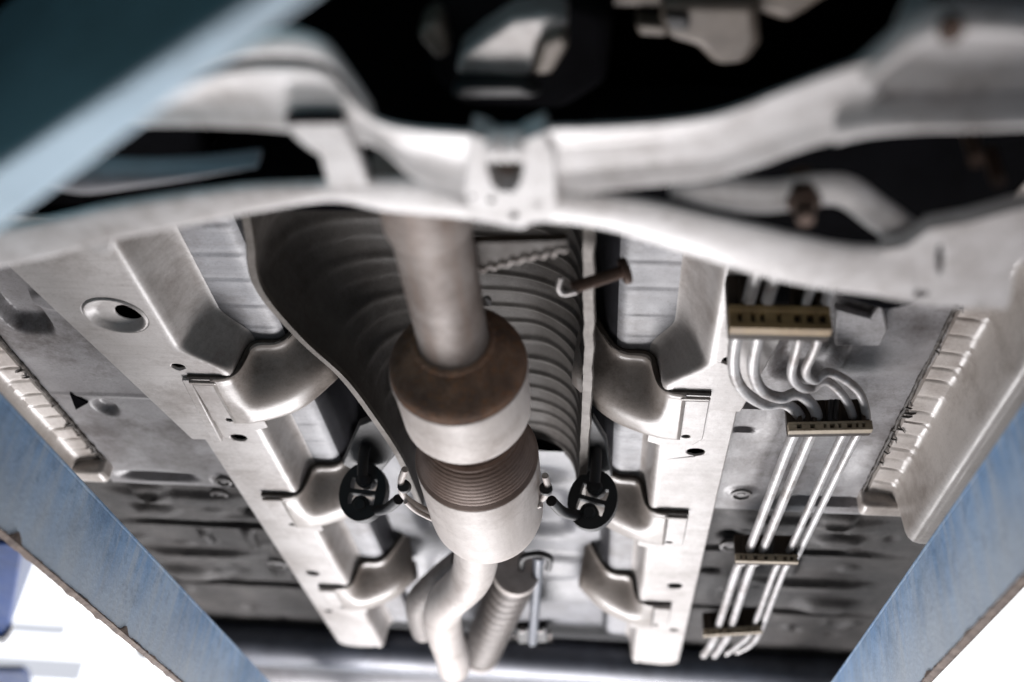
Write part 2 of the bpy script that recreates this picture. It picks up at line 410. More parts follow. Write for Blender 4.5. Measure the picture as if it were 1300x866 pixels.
# wide front ends of the rails, with the dished hole
def front_end(s, dish):
    x = lambda a: s * a
    pts = [(0.338, 0.775), (0.338, 1.022), (0.332, 1.035), (0.317, 1.052), (0.302, 1.068), (0.293, 1.080), (0.293, 1.200), (0.352, 1.215), (0.352, 1.268), (0.372, 1.272), (0.402, 1.274), (0.484, 0.865), (0.500, 0.775)]
    if s > 0: pts = [(0.338, 0.775), (0.338, 1.022), (0.332, 1.035), (0.317, 1.052), (0.302, 1.068), (0.293, 1.080), (0.293, 1.128), (0.372, 1.140), (0.388, 1.140), (0.430, 0.865), (0.437, 0.775)]
    outer = [Vector((x(a), b, FL - 0.003)) for a, b in pts]
    hs = []
    if dish: hs.append(circ((dish[0], dish[1], FL - 0.003), 0.040, 32, 0.036))
    if s < 0: hs += [circ((-0.352, 1.072, FL - 0.003), 0.009, 16, 0.007)]
    else: hs.append(circ((0.36, 1.02, FL - 0.003), 0.009, 16, 0.008))
    v, f = plate(outer, hs, 0.0055)
    o = mk('rail_front_plate', v, f, m_rail, body, bevel=0.002, segs=2)
    if dish:
        rings = []
        for k, (r, dz, e) in enumerate(((0.0405, -0.0003, 0), (0.038, -0.0022, 0), (0.035, -0.0012, .05), (0.031, 0.004, .15), (0.026, 0.0065, .35), (0.0185, 0.0080, 1), (0.0175, 0.0084, 1), (0.0170, 0.0096, 1))):
            rings.append(circ((dish[0] + 0.013 * e, dish[1] + 0.004 * e, FL - 0.003 + dz), r, 32, r * 0.9))
        v, f = loft(rings, True)
        mk('hole_dish', v, f, m_rail, o)
    return o
front_end(-1, (-0.392, 0.958))
front_end(1, None)
# reinforcing bead on the left flange
bead = [at(232, 476, FL), at(243, 476, FL), at(284, 556, FL), at(273, 558, FL)]
v, f = plate([p - Vector((0, 0, 0.008)) for p in bead], [], 0.005)
mk('rail_bead', v, f, m_rail, body, bevel=0.002, segs=2)

# gussets bridging the recess between rail and tunnel
def gusset(s, yf, label=None):
    pf = [(0.314, FL - 0.008), (0.302, FL - 0.0075), (0.290, FL - 0.005), (0.2815, FL + 0.004), (0.2765, FL + 0.020), (0.272, FL + 0.040), (0.265, FL + 0.0478), (0.255, RF - 0.010), (0.243, RF - 0.010),
          (0.232, RF - 0.009), (0.220, RF - 0.004), (0.208, RF + 0.010), (0.195, RF + 0.030), (0.180, RF + 0.06)]
    pr = [(0.314, FL - 0.009), (0.303, FL - 0.009), (0.294, FL - 0.009), (0.287, FL - 0.009), (0.281, FL - 0.008), (0.274, FL - 0.007), (0.266, FL - 0.005), (0.255, FL - 0.001), (0.243, FL + 0.004),
          (0.230, FL + 0.009), (0.215, FL + 0.016), (0.200, FL + 0.025), (0.184, FL + 0.037), (0.166, FL + 0.054)]
    rows = [(0.0, 0.0, 0.004), (0.0, 0.0, 0.0), (0.006, 0.0, -0.001), (0.012, 0.05, 0.001), (0.022, 0.20, 0), (0.038, 0.52, 0), (0.055, 0.80, 0), (0.068, 0.94, 0), (0.078, 0.99, 0), (0.086, 1.0, 0), (0.108, 1.0, 0), (0.112, 0.97, 0), (0.114, 0.85, 0), (0.114, 0.2, 0)]
    secs = []
    for dy, t, dz in rows:
        sec = []
        for k, (a, b) in enumerate(zip(pf, pr)):
            wing = 1 - ss(0.29, 0.32, a[0])          # the wing bolts flat on the flange
            y = yf + dy - 0.030 * ss(0.24, 0.17, a[0])
            sec.append(Vector((s * (a[0] + (b[0] - a[0]) * t), y, a[1] + (b[1] - a[1]) * t + dz)))
        secs.append(sec)
    v, f = loft(secs)
    o = mk('gusset', v, f, m_bracket, body)
    mod = o.modifiers.new('sub', 'SUBSURF'); mod.levels = 1; mod.render_levels = 1
    so = o.modifiers.new('solid', 'SOLIDIFY'); so.thickness = 0.002; so.offset = 1
    seam = [Vector((s * a, yf + 0.001 - 0.030 * ss(0.24, 0.17, a), z + 0.0045)) for a, z in [(0.345, FL - 0.0085)] + pf]
    v, f = tube(spline(seam, 4), 0.0042, 8); mk('gusset_gap_shade', v, f, m_sealer_shade, o)  # black bead drawn in for the shaded gap behind the lip
    # stepped wing lip
    v, f = box(min(s * 0.307, s * 0.345), max(s * 0.307, s * 0.345), yf + 0.004, yf + 0.011, FL - 0.0115, FL - 0.007)
    mk('wing_lip', v, f, m_bracket, o, bevel=0.003, segs=3)
    # spot-welded foot and its bolt hole
    foot = [Vector((s * a, b, FL - 0.0065)) for a, b in ((0.304, yf + 0.018), (0.345, yf + 0.018), (0.345, yf + 0.118), (0.333, yf + 0.136), (0.292, yf + 0.142), (0.270, yf + 0.130), (0.270, yf + 0.112), (0.296, yf + 0.095))]
    v, f = plate(foot, [circ((s * 0.322, yf + 0.112, FL - 0.0065), 0.0055, 14, 0.0042)], 0.006)
    mk('gusset_foot', v, f, m_rail, o, bevel=0.0015, segs=2)
    v, f = plate(circ((s * 0.322, yf + 0.112, FL - 0.0045), 0.0065, 14, 0.0052), [], 0.002); mk('foot_hole', v, f, m_void, o)
    return o
for s in (-1, 1):
    for yf in (1.092, 1.452, 1.865): gusset(s, yf)

# tunnel skin above the exhaust (dark), and the shallow grey tunnel floor behind it
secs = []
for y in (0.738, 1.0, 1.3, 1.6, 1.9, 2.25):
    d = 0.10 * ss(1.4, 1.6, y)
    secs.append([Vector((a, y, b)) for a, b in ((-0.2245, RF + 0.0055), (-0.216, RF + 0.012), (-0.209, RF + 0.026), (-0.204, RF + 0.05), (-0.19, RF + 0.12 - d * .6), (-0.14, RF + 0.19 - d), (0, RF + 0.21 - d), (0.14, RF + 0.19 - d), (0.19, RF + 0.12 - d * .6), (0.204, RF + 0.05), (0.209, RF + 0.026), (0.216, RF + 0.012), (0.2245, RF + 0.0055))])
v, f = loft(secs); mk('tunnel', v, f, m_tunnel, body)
g = bump_fn([(0.10, 1.72, 0.05, 0.09, 0.02, 0.3, 4), (-0.09, 1.74, 0.05, 0.10, 0.015, 0.3, 4), (0.10, 1.95, 0.07, 0.04, -0.012, 0.3, 4), (0.0, 1.56, 0.12, 0.025, 0.018, 0.4, 4), (-0.10, 2.0, 0.05, 0.06, 0.015, 0.4, 3)])
v, f = grid(50, 70, lambda u, w: (-0.215 + 0.43 * u, 1.47 + 0.78 * w, RF + 0.045 + g(-0.215 + 0.43 * u, 1.47 + 0.78 * w) - 0.03 * ss(1.9, 2.1, 1.47 + 0.78 * w)))
mk('tunnel_floor', v, f, m_tfloor, body)

# sills with crimped inner flange, seam sealer, rounded box section
def sill(s):
    ny = 260; secs = []
    for i in range(ny):
        y = 0.70 + (1.425 - 0.70) * i / (ny - 1)
        t = ((y + 0.010 * mnoise.noise(Vector((y * 17, s * 5, 2)))) / 0.034) % 1.0
        rib = (ss(0.02, 0.08, t) - ss(0.86, 0.98, t)) * (0.0022 + 0.0016 * mnoise.noise(Vector((y * 25, s, 6))))
        e = ss(1.385, 1.425, y)                       # rear end rounds in
        prof = [(0.606, UF + 0.004), (0.609, UF - 0.004 - rib * 0.6), (0.622, UF - 0.005 - rib), (0.634, UF - 0.007 - rib * 0.7), (0.640, UF - 0.010), (0.6445, UF - 0.016), (0.647, UF - 0.026),
                (0.650, UF - 0.050), (0.652, UF - 0.070), (0.655, UF - 0.080), (0.661, UF - 0.0865), (0.670, UF - 0.089), (0.70, UF - 0.090), (0.735, UF - 0.088), (0.752, UF - 0.080), (0.758, UF - 0.05), (0.76, UF + 0.03)]
        secs.append([Vector((s * (a + 0.035 * e * e * (1 if a > 0.636 else 0.3)), y, b + (UF - b) * 0.55 * e * e)) for a, b in prof])
    v, f = loft(secs)
    o = mk('sill', v, f, m_sill, body)
    v, f = box(min(s * .60, s * .78), max(s * .60, s * .78), 1.40, 1.44, UF - 0.028, UF + 0.03)
    mk('sill_end', v, f, m_sill, o, bevel=0.008, segs=3)
    for px in ((0.690, 1.352, 0.010), (0.712, 1.315, 0.018)):
        v, f = plate(circ((s * px[0], px[1], UF - 0.0925), px[2], 14), [circ((s * px[0], px[1], UF - 0.0925), px[2] * 0.8, 14)], 0.004)
        mk('drain_rim', v, f, m_sill, o, bevel=0.001)
        v, f = plate(circ((s * px[0], px[1], UF - 0.0915), px[2] * 0.82, 14), [], 0.002)
        mk('drain_plug', v, f, m_rubber, o)
    # lumpy sealer bead
    path = []
    for i in range(150):
        y = 0.86 + (1.40 - 0.86) * i / 149
        path.append(Vector((s * (0.603 + 0.0025 * mnoise.noise(Vector((y * 60, s, 0)))), y, UF - 0.003 + 0.002 * mnoise.noise(Vector((y * 90, s, 5))))))
    v, f = tube(path, lambda t: 0.0022 + 0.0028 * abs(mnoise.noise(Vector((t * 70, s * 3, 9)))), 7)
    mk('seam_sealer', v, f, m_sealer_shade, body)
    for i in range(14):
        y = random.uniform(0.88, 1.40); L = random.uniform(0.001, 0.013)
        v, f = tube([Vector((s * 0.603, y, UF - 0.004)), Vector((s * (0.606 + L * .5), y + random.uniform(-.004, .004), UF - 0.0075)), Vector((s * (0.606 + L), y + random.uniform(-.006, .006), UF - 0.0075))], lambda t: 0.0020 * (1 - 0.7 * t), 6)
        mk('sealer_crack', v, f, m_sealer_shade, body)
    return o
sill(-1); sill(1)
# triangular drain hole flap and rubber plugs on the floor
tri = [at(88, 500, UF - 0.004), at(112, 512, UF - 0.004), at(96, 521, UF - 0.004)]
v, f = plate(tri, [], 0.003); mk('drain_hole', v, f, m_void, body, bevel=0.001)
for c, r in (((0.4245, 1.43), 0.017), ((-0.47, 1.58), 0.016), ((0.44, 1.70), 0.02), ((-0.45, 1.90), 0.02), ((-0.418, 1.462), 0.014)):
    rings = [circ((c[0], c[1], UF - 0.0035 + dz + (0.03 if c[1] > 1.52 else 0)), r * k, 20) for k, dz in ((1, 0.004), (0.98, -0.003), (0.75, -0.004), (0.70, 0.001), (0.4, 0.001), (0.35, -0.002), (0.02, -0.002))]
    v, f = loft(rings, True); mk('rubber_plug', v, f, m_plug, body)

# toe board / bulkhead and engine bay walls, black in place of shade
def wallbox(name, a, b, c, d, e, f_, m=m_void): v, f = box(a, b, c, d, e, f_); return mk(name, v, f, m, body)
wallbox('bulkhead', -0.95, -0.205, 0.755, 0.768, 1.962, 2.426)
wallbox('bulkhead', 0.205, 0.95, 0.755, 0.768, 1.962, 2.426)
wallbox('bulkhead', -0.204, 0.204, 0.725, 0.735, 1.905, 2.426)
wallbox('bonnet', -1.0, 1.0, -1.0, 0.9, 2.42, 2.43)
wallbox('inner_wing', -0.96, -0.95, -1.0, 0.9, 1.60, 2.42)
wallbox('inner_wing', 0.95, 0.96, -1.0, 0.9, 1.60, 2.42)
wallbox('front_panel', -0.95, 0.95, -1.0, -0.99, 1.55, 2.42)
v, f = plate([(0.19, 0.60, 1.893), (0.19, 0.735, 1.893), (0.35, 0.80, 1.893), (0.50, 0.870, 1.893), (0.535, 0.855, 1.893), (0.60, 0.60, 1.893)], [], 0.05); mk('toe_board_shade', v, f, m_void, body, bevel=0.01, segs=3)  # black plate, slanted edge shaped to the shadow band under the brace
v, f = plate([(-0.19, 0.60, 1.935), (-0.19, 0.745, 1.935), (-0.40, 0.80, 1.935), (-0.60, 0.83, 1.935), (-0.60, 0.60, 1.935)], [], 0.03); mk('toe_board_shade', v, f, m_void, body, bevel=0.01, segs=3)

# rear cross member, tank and bumper sheet
secs = []
for i in range(41):
    x = -0.9 + 1.8 * i / 40
    secs.append([Vector((x, 2.36 + 0.075 * math.cos(a), 1.955 + 0.05 * math.sin(a))) for a in [2 * math.pi * k / 18 for k in range(18)]])
v, f = loft(secs, True, True)
ax = mk('rear_axle_beam', v, f, m_axle); tag(ax, 'dark blue-black axle beam crossing behind the rails', 'axle')
g = bump_fn([(-0.2, 2.75, 0.25, 0.12, -0.02, 0.3, 4), (0.35, 2.75, 0.22, 0.12, -0.02, 0.3, 4)])
v, f = grid(70, 60, lambda u, w: (-0.75 + 1.5 * u, 2.45 + 0.75 * w, 1.99 - 0.07 * ss(2.46, 2.58, 2.45 + .75 * w) + g(-.75 + 1.5 * u, 2.45 + .75 * w)))
mk('rear_panel', v, f, m_tank, body)
wallbox('rear_cavity', -0.95, 0.95, 2.26, 2.52, 2.03, 2.05, m_tunnel)
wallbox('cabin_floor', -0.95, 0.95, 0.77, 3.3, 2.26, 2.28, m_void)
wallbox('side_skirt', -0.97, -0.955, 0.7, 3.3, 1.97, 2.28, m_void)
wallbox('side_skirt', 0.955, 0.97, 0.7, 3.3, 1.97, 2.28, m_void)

# ------------------------------------------------------------------ front subframe
SZ = 1.74
sub = thing('front_subframe', 'pale grey stamped subframe with openings spanning in front of the exhaust', 'subframe', (0.13, 0.55, SZ))
def ribbon(name, up, lo, z=SZ, bulge=0.006, depth=0.006, m=m_sub, n=60, parent=sub, rim=0.0, zf=None):
    U = resample(spline([at(*p, z) for p in up], 10), n); Lo = resample(spline([at(*p, z) for p in lo], 10), n)
    secs = []
    for i in range(n):
        a, b = U[i], Lo[i]; sec = []; dz = zf(i / (n - 1)) if zf else 0
        sec.append(a + Vector((0, 0, depth)))
        for k in range(13):
            t = k / 12
            bb = -bulge * (1 - (2 * t - 1) ** 2)
            edge = 0.002 * (max(0, 1 - t / 0.10) ** 2 + max(0, 1 - (1 - t) / 0.10) ** 2)
            sec.append(a.lerp(b, t) + Vector((0, 0, bb + edge + dz * math.sin(math.pi * t))))
        sec.append(b + Vector((0, 0, depth)))
        secs.append(sec)
    v, f = loft(secs, True, True)
    return mk(name, v, f, m, parent)
ribbon('upper_arm', [(150, 150), (220, 116), (290, 94), (330, 90), (390, 92), (420, 104), (446, 132), (480, 158), (530, 169), (606, 174)],
       [(130, 164), (220, 163), (300, 165), (370, 170), (410, 176), (450, 184), (482, 192), (520, 226), (560, 243), (612, 262)], bulge=-0.006)
ribbon('upper_arm_rim', [(170, 130), (230, 96), (290, 66), (330, 48), (370, 44), (410, 58), (436, 88), (470, 138)],
       [(160, 140), (225, 105), (290, 78), (330, 73), (385, 74), (420, 84), (445, 110), (474, 150)], z=1.745, bulge=0.004)
ribbon('lower_bar', [(-40, 298), (60, 281), (150, 262), (300, 241), (400, 236), (470, 232), (540, 236), (612, 262)],
       [(-40, 350), (60, 329), (150, 306), (250, 287), (340, 269), (420, 257), (490, 271), (612, 281)], bulge=0.001)
tabp = [at(96, 314, SZ), at(146, 303, SZ), at(143, 320, SZ), at(130, 325, SZ), at(112, 321, SZ)]
v, f = plate(tabp, [], 0.006); mk('tab', v, f, m_sub, sub, bevel=0.002)
v, f = plate([at(*p, SZ - 0.003) for p in ((364, 156), (434, 154), (444, 176), (456, 200), (469, 237), (416, 239), (406, 200), (386, 186), (370, 172))], [], 0.012)
mk('strap', v, f, m_sub, sub, bevel=0.002, segs=2)
v, f = plate([at(*p, SZ - 0.006) for p in ((362, 148), (376, 145), (424, 145), (438, 149), (436, 157), (364, 158))], [], 0.004); mk('strap_slot', v, f, m_void, sub)
ribbon('cross_beam', [(662, 184), (690, 169), (760, 166), (850, 160), (920, 148), (1000, 118), (1070, 92), (1120, 78)],
       [(662, 262), (700, 255), (760, 246), (850, 237), (900, 232), (960, 215), (1030, 190), (1100, 174)], bulge=-0.007)
ribbon('beam_edge', [(1060, 158), (1110, 150), (1160, 148), (1230, 148), (1340, 144)], [(1060, 184), (1100, 174), (1160, 168), (1230, 166), (1340, 162)], z=SZ - 0.002, bulge=0.004, depth=0.02)
ribbon('beam_end', [(1070, 96), (1110, 66), (1150, 32), (1200, 14), (1260, 13), (1340, 22)], [(1090, 160), (1120, 150), (1160, 146), (1230, 148), (1280, 148), (1340, 146)], z=SZ + 0.012, bulge=0.0, depth=0.006, zf=lambda t: 0.085 * ss(0.1, 0.5, t))
ribbon('end_arch', [(1085, 90), (1120, 58), (1155, 28), (1200, 10), (1260, 10), (1340, 18)], [(1120, 96), (1150, 70), (1180, 52), (1215, 44), (1265, 46), (1340, 52)], z=SZ + 0.006, bulge=0.008, depth=0.006)
v, f = tube([at(1208, 42, SZ - 0.006), at(1208, 42, SZ - 0.006) + Vector((0, 0, 0.03))], 0.007, 16); mk('arch_bolt', v, f, m_bolt, sub)
ribbon('lower_brace', [(672, 243), (760, 251), (830, 262), (900, 278), (1000, 301), (1080, 317), (1160, 318)],
       [(672, 283), (760, 292), (850, 318), (950, 349), (1020, 366), (1100, 377), (1160, 384)], bulge=0.002)
outer = [at(*p, SZ - 0.001) for p in ((1120, 318), (1150, 314), (1180, 291), (1230, 283), (1270, 272), (1310, 262), (1340, 262), (1340, 320), (1300, 330), (1287, 342), (1284, 380), (1278, 393), (1230, 391), (1180, 389), (1120, 379))]
hs = [[at(1157 + 24 * math.cos(a), 373 + 5 * math.sin(a), SZ - 0.001) for a in [2 * math.pi * k / 20 for k in range(20)]],
      [at(1194 + 5 * math.cos(a), 330 + 20 * math.sin(a), SZ - 0.001) for a in [2 * math.pi * k / 14 for k in range(14)]]]
v, f = plate(outer, hs, 0.014); mk('mount_plate', v, f, m_sub, sub, bevel=0.004, segs=3)
cen = [at(*p, SZ - 0.002) for p in ((598, 172), (618, 178), (628, 186), (655, 186), (668, 178), (690, 169), (704, 200), (706, 255), (700, 281), (676, 283), (664, 290), (640, 287), (628, 284), (598, 279), (590, 240), (594, 200))]
hs = [[at(*p, SZ - 0.002) for p in ((616, 206), (666, 206), (661, 232), (652, 244), (634, 243), (624, 234))]]
for cx, cy, r in ((624, 254, 5), (682, 260, 7), (652, 273, 6), (600, 250, 3)):
    hs.append([at(cx + r * math.cos(a), cy + r * 0.8 * math.sin(a), SZ - 0.002) for a in [2 * math.pi * k / 14 for k in range(14)]])
v, f = plate(cen, hs, 0.02); mk('centre_plate', v, f, m_sub, sub, bevel=0.004, segs=3)
for cx in (628, 653):
    c = at(cx, 192, SZ - 0.004)
    rings = [circ((c.x, c.y, c.z + 0.010 - 0.012 * math.sin(a)), 0.011 * math.cos(a) + 1e-4, 18) for a in [math.pi / 2 * k / 6 for k in range(7)]]
    v, f = loft(rings, True); mk('weld_boss', v, f, m_sub, sub)
c = at(643, 226, SZ + 0.016)
v, f = tube([c, c + Vector((0, 0, 0.02))], 0.012, 20); mk('pivot_bolt', v, f, m_bolt, sub, bevel=0.003)
ribbon('diagonal_brace', [(850, 236), (920, 232), (980, 236), (1040, 228), (1085, 232), (1130, 262), (1190, 304)], [(850, 246), (900, 262), (960, 272), (1020, 266), (1060, 262), (1100, 290), (1150, 326)], z=1.765, bulge=0.006, depth=0.006)
c = at(1021, 262, 1.752)
v, f = tube([c, c + Vector((0, 0, 0.03))], lambda t: 0.013, 6); b = mk('brace_bolt', v, f, m_bolt, sub, bevel=0.002)
v, f = tube([c - Vector((0, 0, 0.014)), c], lambda t: 0.006 + 0.002 * t, 14); mk('bolt_tip', v, f, m_bolt, b)
for px, py in ((1240, 205), (1268, 232)):
    c = at(px, py, 1.79); v, f = tube([c, c + Vector((0.004, 0.008, 0.04))], 0.006, 12); mk('hidden_bolt', v, f, m_bolt, sub)

# grey track-control arm seen through the left opening, and the dark cover behind the frame
ca_u = [(70, 212), (110, 206), (180, 206), (250, 204), (330, 196)]; ca_l = [(60, 236), (110, 246), (180, 236), (250, 222), (330, 204)]
ca = ribbon('control_arm', ca_u, ca_l, z=1.79, bulge=0.010, depth=0.006, m=m_sub_grey, parent=None)
tag(ca, 'grey control arm half hidden in the dark subframe opening', 'control arm')

# rusty ragged seam of the exhaust bracket in front of the tunnel
rp = []
for i in range(29):
    t = i / 28; px = 596 + 124 * t; py = 347 - 30 * t + 3.5 * math.sin(i * 1.9) * (0.4 + 0.6 * abs(math.sin(i * 0.7)))
    rp.append((px, py))
up = [(720 - 4.4 * i, 306 + 0.1 * i) for i in range(29)]
out = [at(*p, 1.84) for p in rp] + [at(*p, 1.84) for p in up]
rb = thing('torn_bracket', 'rusty bracket with ragged pale edge beside the exhaust pipe', 'bracket', at(650, 325, 1.84))
v, f = plate(out, [], 0.010); mk('bracket_sheet', v, f, m_clip, rb)
v, f = tube([at(px, py, 1.838) for px, py in rp], lambda t: 0.0017 + 0.0007 * math.sin(t * 60), 7); mk('torn_edge', v, f, m_drum, rb)

# ------------------------------------------------------------------ heat shield over the exhaust
hs_ = thing('heat_shield', 'ribbed grey metal heat shield arching over the exhaust drums', 'heat shield', (0, 1.0, FL))
def key(tab, y):
    if y <= tab[0][0]: return tab[0][1]
    for (a, b), (c, d) in zip(tab, tab[1:]):
        if y <= c: return b + (d - b) * (y - a) / (c - a)
    return tab[-1][1]
XL = [(p.x, p.y) for p in spline([Vector(q) for q in ((0.74, -0.160, 0), (0.80, -0.171, 0), (0.885, -0.186, 0), (0.985, -0.162, 0), (1.07, -0.128, 0), (1.16, -0.108, 0), (1.283, -0.088, 0), (1.40, -0.082, 0), (1.48, -0.080, 0))], 8)]
XR = [(0.74, 0.186), (1.0, 0.186), (1.40, 0.174)]
secs = []; lip = []
NY = 330
for i in range(NY):
    y = 0.745 + (1.475 - 0.745) * i / (NY - 1)
    l = key(XL, y); r = key(XR, y); top = 2.085 - 0.02 * ss(1.1, 1.4, y)
    sec = []
    for k in range(41):
        t = k / 40
        a = math.pi * (1 - t)
        cx = (l + r) / 2; hw = (r - l) / 2
        ca_, sa = math.cos(a), math.sin(a)
        x = cx + hw * math.copysign(abs(ca_) ** 0.75, ca_)
        z = FL - 0.006 + (top - FL + 0.006) * abs(sa) ** 0.62
        env = ss(0.40, 0.52, t) * (1 - ss(0.93, 0.99, t)) * ss(0.76, 0.82, y)
        # corrugations lean backwards down the sides
        yy = y + 0.03 * (1 - abs(sa)) + 0.007 * mnoise.noise(Vector((t * 3, y * 14, 4.0)))
        w = (yy / 0.037) % 1.0
        d = 0.0036 * env * (math.exp(-((w - 0.5) / 0.13) ** 2))
        w2 = ((y - 0.16 * t + 0.02) / 0.078) % 1.0
        d += 0.0028 * ss(0.02, 0.08, t) * (1 - ss(0.36, 0.46, t)) * (math.exp(-((w2 - 0.5) / 0.10) ** 2) + 0.5 * ss(0, 1, w2))
        x -= d * ca_ ; z -= d * sa
        x += 0.005 * mnoise.noise(Vector((t * 5, y * 9, 1.0))) * env; z += 0.005 * mnoise.noise(Vector((t * 5, y * 9, 7.0))) * env
        sec.append(Vector((x, y, z)))
    lw = 0.014
    sec = [sec[0] + Vector((-0.004, 0, 0.002)), sec[0] + Vector((-0.003, 0, -0.002))] + sec + [sec[-1] + Vector((0.005, 0, -0.002)), sec[-1] + Vector((0.011, 0, -0.001))]
    secs.append(sec)
v, f = loft(secs)
o = mk('shield_sheet', v, f, m_shield, hs_)
sm = o.modifiers.new('solid', 'SOLIDIFY'); sm.thickness = 0.0012
v, f = loft([[Vector((key(XR, y) + dx + 0.0018 * mnoise.noise(Vector((y * 40, dx * 30, 1))), y, FL - 0.010 + dz + 0.0015 * mnoise.noise(Vector((y * 33, 2, 1))))) for dx, dz in ((-0.001, 0), (0.010, 0), (0.012, 0.004), (0.010, 0.009), (-0.001, 0.009))] for y in [0.76 + 0.715 * i / 60 for i in range(61)]], True, True)
mk('shield_flange', v, f, m_flange, hs_)
v, f = loft([[Vector((key(XL, y) - dx, y, FL - 0.012 + dz)) for dx, dz in ((-0.003, 0), (0.006, 0.001), (0.008, 0.004), (0.006, 0.008), (-0.003, 0.008))] for y in [0.76 + 0.715 * i / 60 for i in range(61)]], True, True)
mk('shield_flange', v, f, m_flange, hs_)
# small dome nut and a hooked wire in the shield
c = at(616, 379, 1.90)
v, f = tube([c, c + Vector((0, 0.012, 0.006))], lambda t: 0.006 * math.sqrt(max(0.02, t)), 12); mk('dome_nut', v, f, m_alu, hs_)

# rusty stud on the tunnel side, with its hooked wire
st = thing('rusted_stud', 'brown rusty headed stud sticking out beside the heat shield', 'stud', at(760, 358, 1.90))
p0, p1 = at(726, 366, 1.885), at(790, 345, 1.905)
v, f = tube([p0, p1], 0.0068, 16); mk('shank', v, f, m_bolt, st)
dirv = (p1 - p0).normalized(); v, f = tube([p1 - dirv * 0.001, p1 + dirv * 0.007], 0.0145, 20); mk('head', v, f, m_bolt, st, bevel=0.002)
v, f = tube(spline([at(712, 352, 1.882), at(709, 366, 1.88), at(716, 373, 1.88), at(732, 370, 1.88)], 6), 0.003, 10); mk('hook', v, f, m_alu, st)

# ------------------------------------------------------------------ exhaust
EX, EZ = 0.053, 1.83
ex = thing('exhaust_system', 'exhaust pipe with rusty front cap and two pale drums under the tunnel', 'exhaust', (EX, 1.0, EZ - 0.08))
v, f = lathe_y([(0.585, 0.0005), (0.585, 0.037), (0.60, 0.037), (0.72, 0.037), (0.80, 0.037), (0.846, 0.0372), (0.850, 0.040), (0.856, 0.0415), (0.860, 0.041), (0.862, 0.039)], EX, EZ)
mk('front_pipe', v, f, m_pipe, ex)
v, f = lathe_y([(0.586, 0.0385), (0.588, 0.0405), (0.658, 0.0412), (0.662, 0.0405), (0.664, 0.0372)], EX, EZ)
mk('pipe_sleeve', v, f, m_pipe, ex)
v, f = lathe_y([(0.853, 0.030), (0.857, 0.0405), (0.862, 0.046), (0.868, 0.056), (0.875, 0.0645), (0.882, 0.0705), (0.889, 0.0738), (0.897, 0.0752)], EX, EZ)
mk('rusty_cap', v, f, m_rust, ex)
secs = []
for k in range(72):
    a = 2 * math.pi * k / 72
    rr_ = 0.0400 + 0.0009 * math.sin(k * 2.1); rad = 0.0046 + 0.0006 * mnoise.noise(Vector((k * 0.9, 0, 0)))
    secs.append([Vector((EX + (rr_ + rad * math.cos(b)) * math.cos(a), 0.8510 + rad * math.sin(b), EZ + (rr_ + rad * math.cos(b)) * math.sin(a))) for b in [2 * math.pi * q / 8 for q in range(8)]])
secs.append(secs[0])
v, f = loft(secs, True); mk('weld_bead', v, f, m_rust, ex)
v, f = lathe_y([(0.8965, 0.0742), (0.897, 0.0756), (0.899, 0.0760), (0.905, 0.0760), (0.9065, 0.0745), (0.910, 0.0745), (0.93, 0.0748), (0.985, 0.0742), (0.990, 0.072), (0.992, 0.066), (0.998, 0.056), (1.02, 0.05)], EX, EZ)
mk('front_drum', v, f, m_drum, ex)
prof = [(1.00, 0.046), (1.025, 0.050)]
for k in range(12):
    t = k / 12; y = 1.028 + 0.072 * t; r = 0.052 + 0.0235 * t ** 0.6
    prof += [(y, r), (y + 0.0010, r + 0.0008), (y + 0.0050, r + 0.0013)]
prof += [(1.101, 0.0772), (1.103, 0.0775)]
v, f = lathe_y(prof, EX, EZ); mk('ringed_cone', v, f, m_cone, ex)
v, f = lathe_y([(1.1025, 0.0765), (1.104, 0.0778), (1.12, 0.078), (1.24, 0.078), (1.262, 0.0768), (1.280, 0.0725), (1.292, 0.064), (1.298, 0.050), (1.300, 0.03), (1.301, 0.001)], EX, EZ)
mk('rear_drum', v, f, m_drum, ex)
tp = spline([Vector((EX - 0.012, 1.26, EZ - 0.005)), at(600, 728, EZ - .005), at(566, 766, EZ), at(563, 796, EZ + .01), at(573, 830, EZ + .01), at(576, 846, EZ + .01)], 10)
v, f = tube(tp, 0.034, 28); mk('tail_pipe', v, f, m_drum, ex)
v, f = tube(spline([at(590, 712, 1.90), at(560, 735, 1.90), at(532, 765, 1.90), at(538, 800, 1.90)], 8), 0.026, 20); mk('bypass_pipe', v, f, m_bellow, ex)
for s, L in ((-1, ((514, 596), (509, 612), (512, 628), (526, 640), (550, 652))), (1, ((692, 604), (695, 618), (690, 632), (676, 638), (656, 650)))):
    zz = 1.815
    v, f = tube(spline([at(*p, zz) for p in L], 6), 0.0045, 10); hb = mk('hanger_bracket', v, f, m_drum, ex)
    v, f = tube(spline([at(*p, zz - 0.006) for p in [(q[0] + s * (-6) * 0 + (3 if s < 0 else -3), q[1] + 9) for q in L[2:]]], 6), 0.0035, 10); mk('bracket_rib', v, f, m_drum, hb)
    kx, ky = (513, 619) if s < 0 else (693, 622)
    c = at(kx, ky, zz - 0.004); v, f = tube([c - Vector((0, 0.006, 0)), c + Vector((0, 0.008, 0.004))], 0.0085, 14); mk('bracket_nut', v, f, m_black, hb, bevel=0.002)
    R = ((506, 634), (490, 646), (470, 648)) if s < 0 else ((700, 636), (715, 650), (738, 656))
    v, f = tube(spline([at(*p, 1.845 + 0.01 * k) for k, p in enumerate(R)], 6), 0.0078, 12); mk('hanger_rod', v, f, m_black, ex)

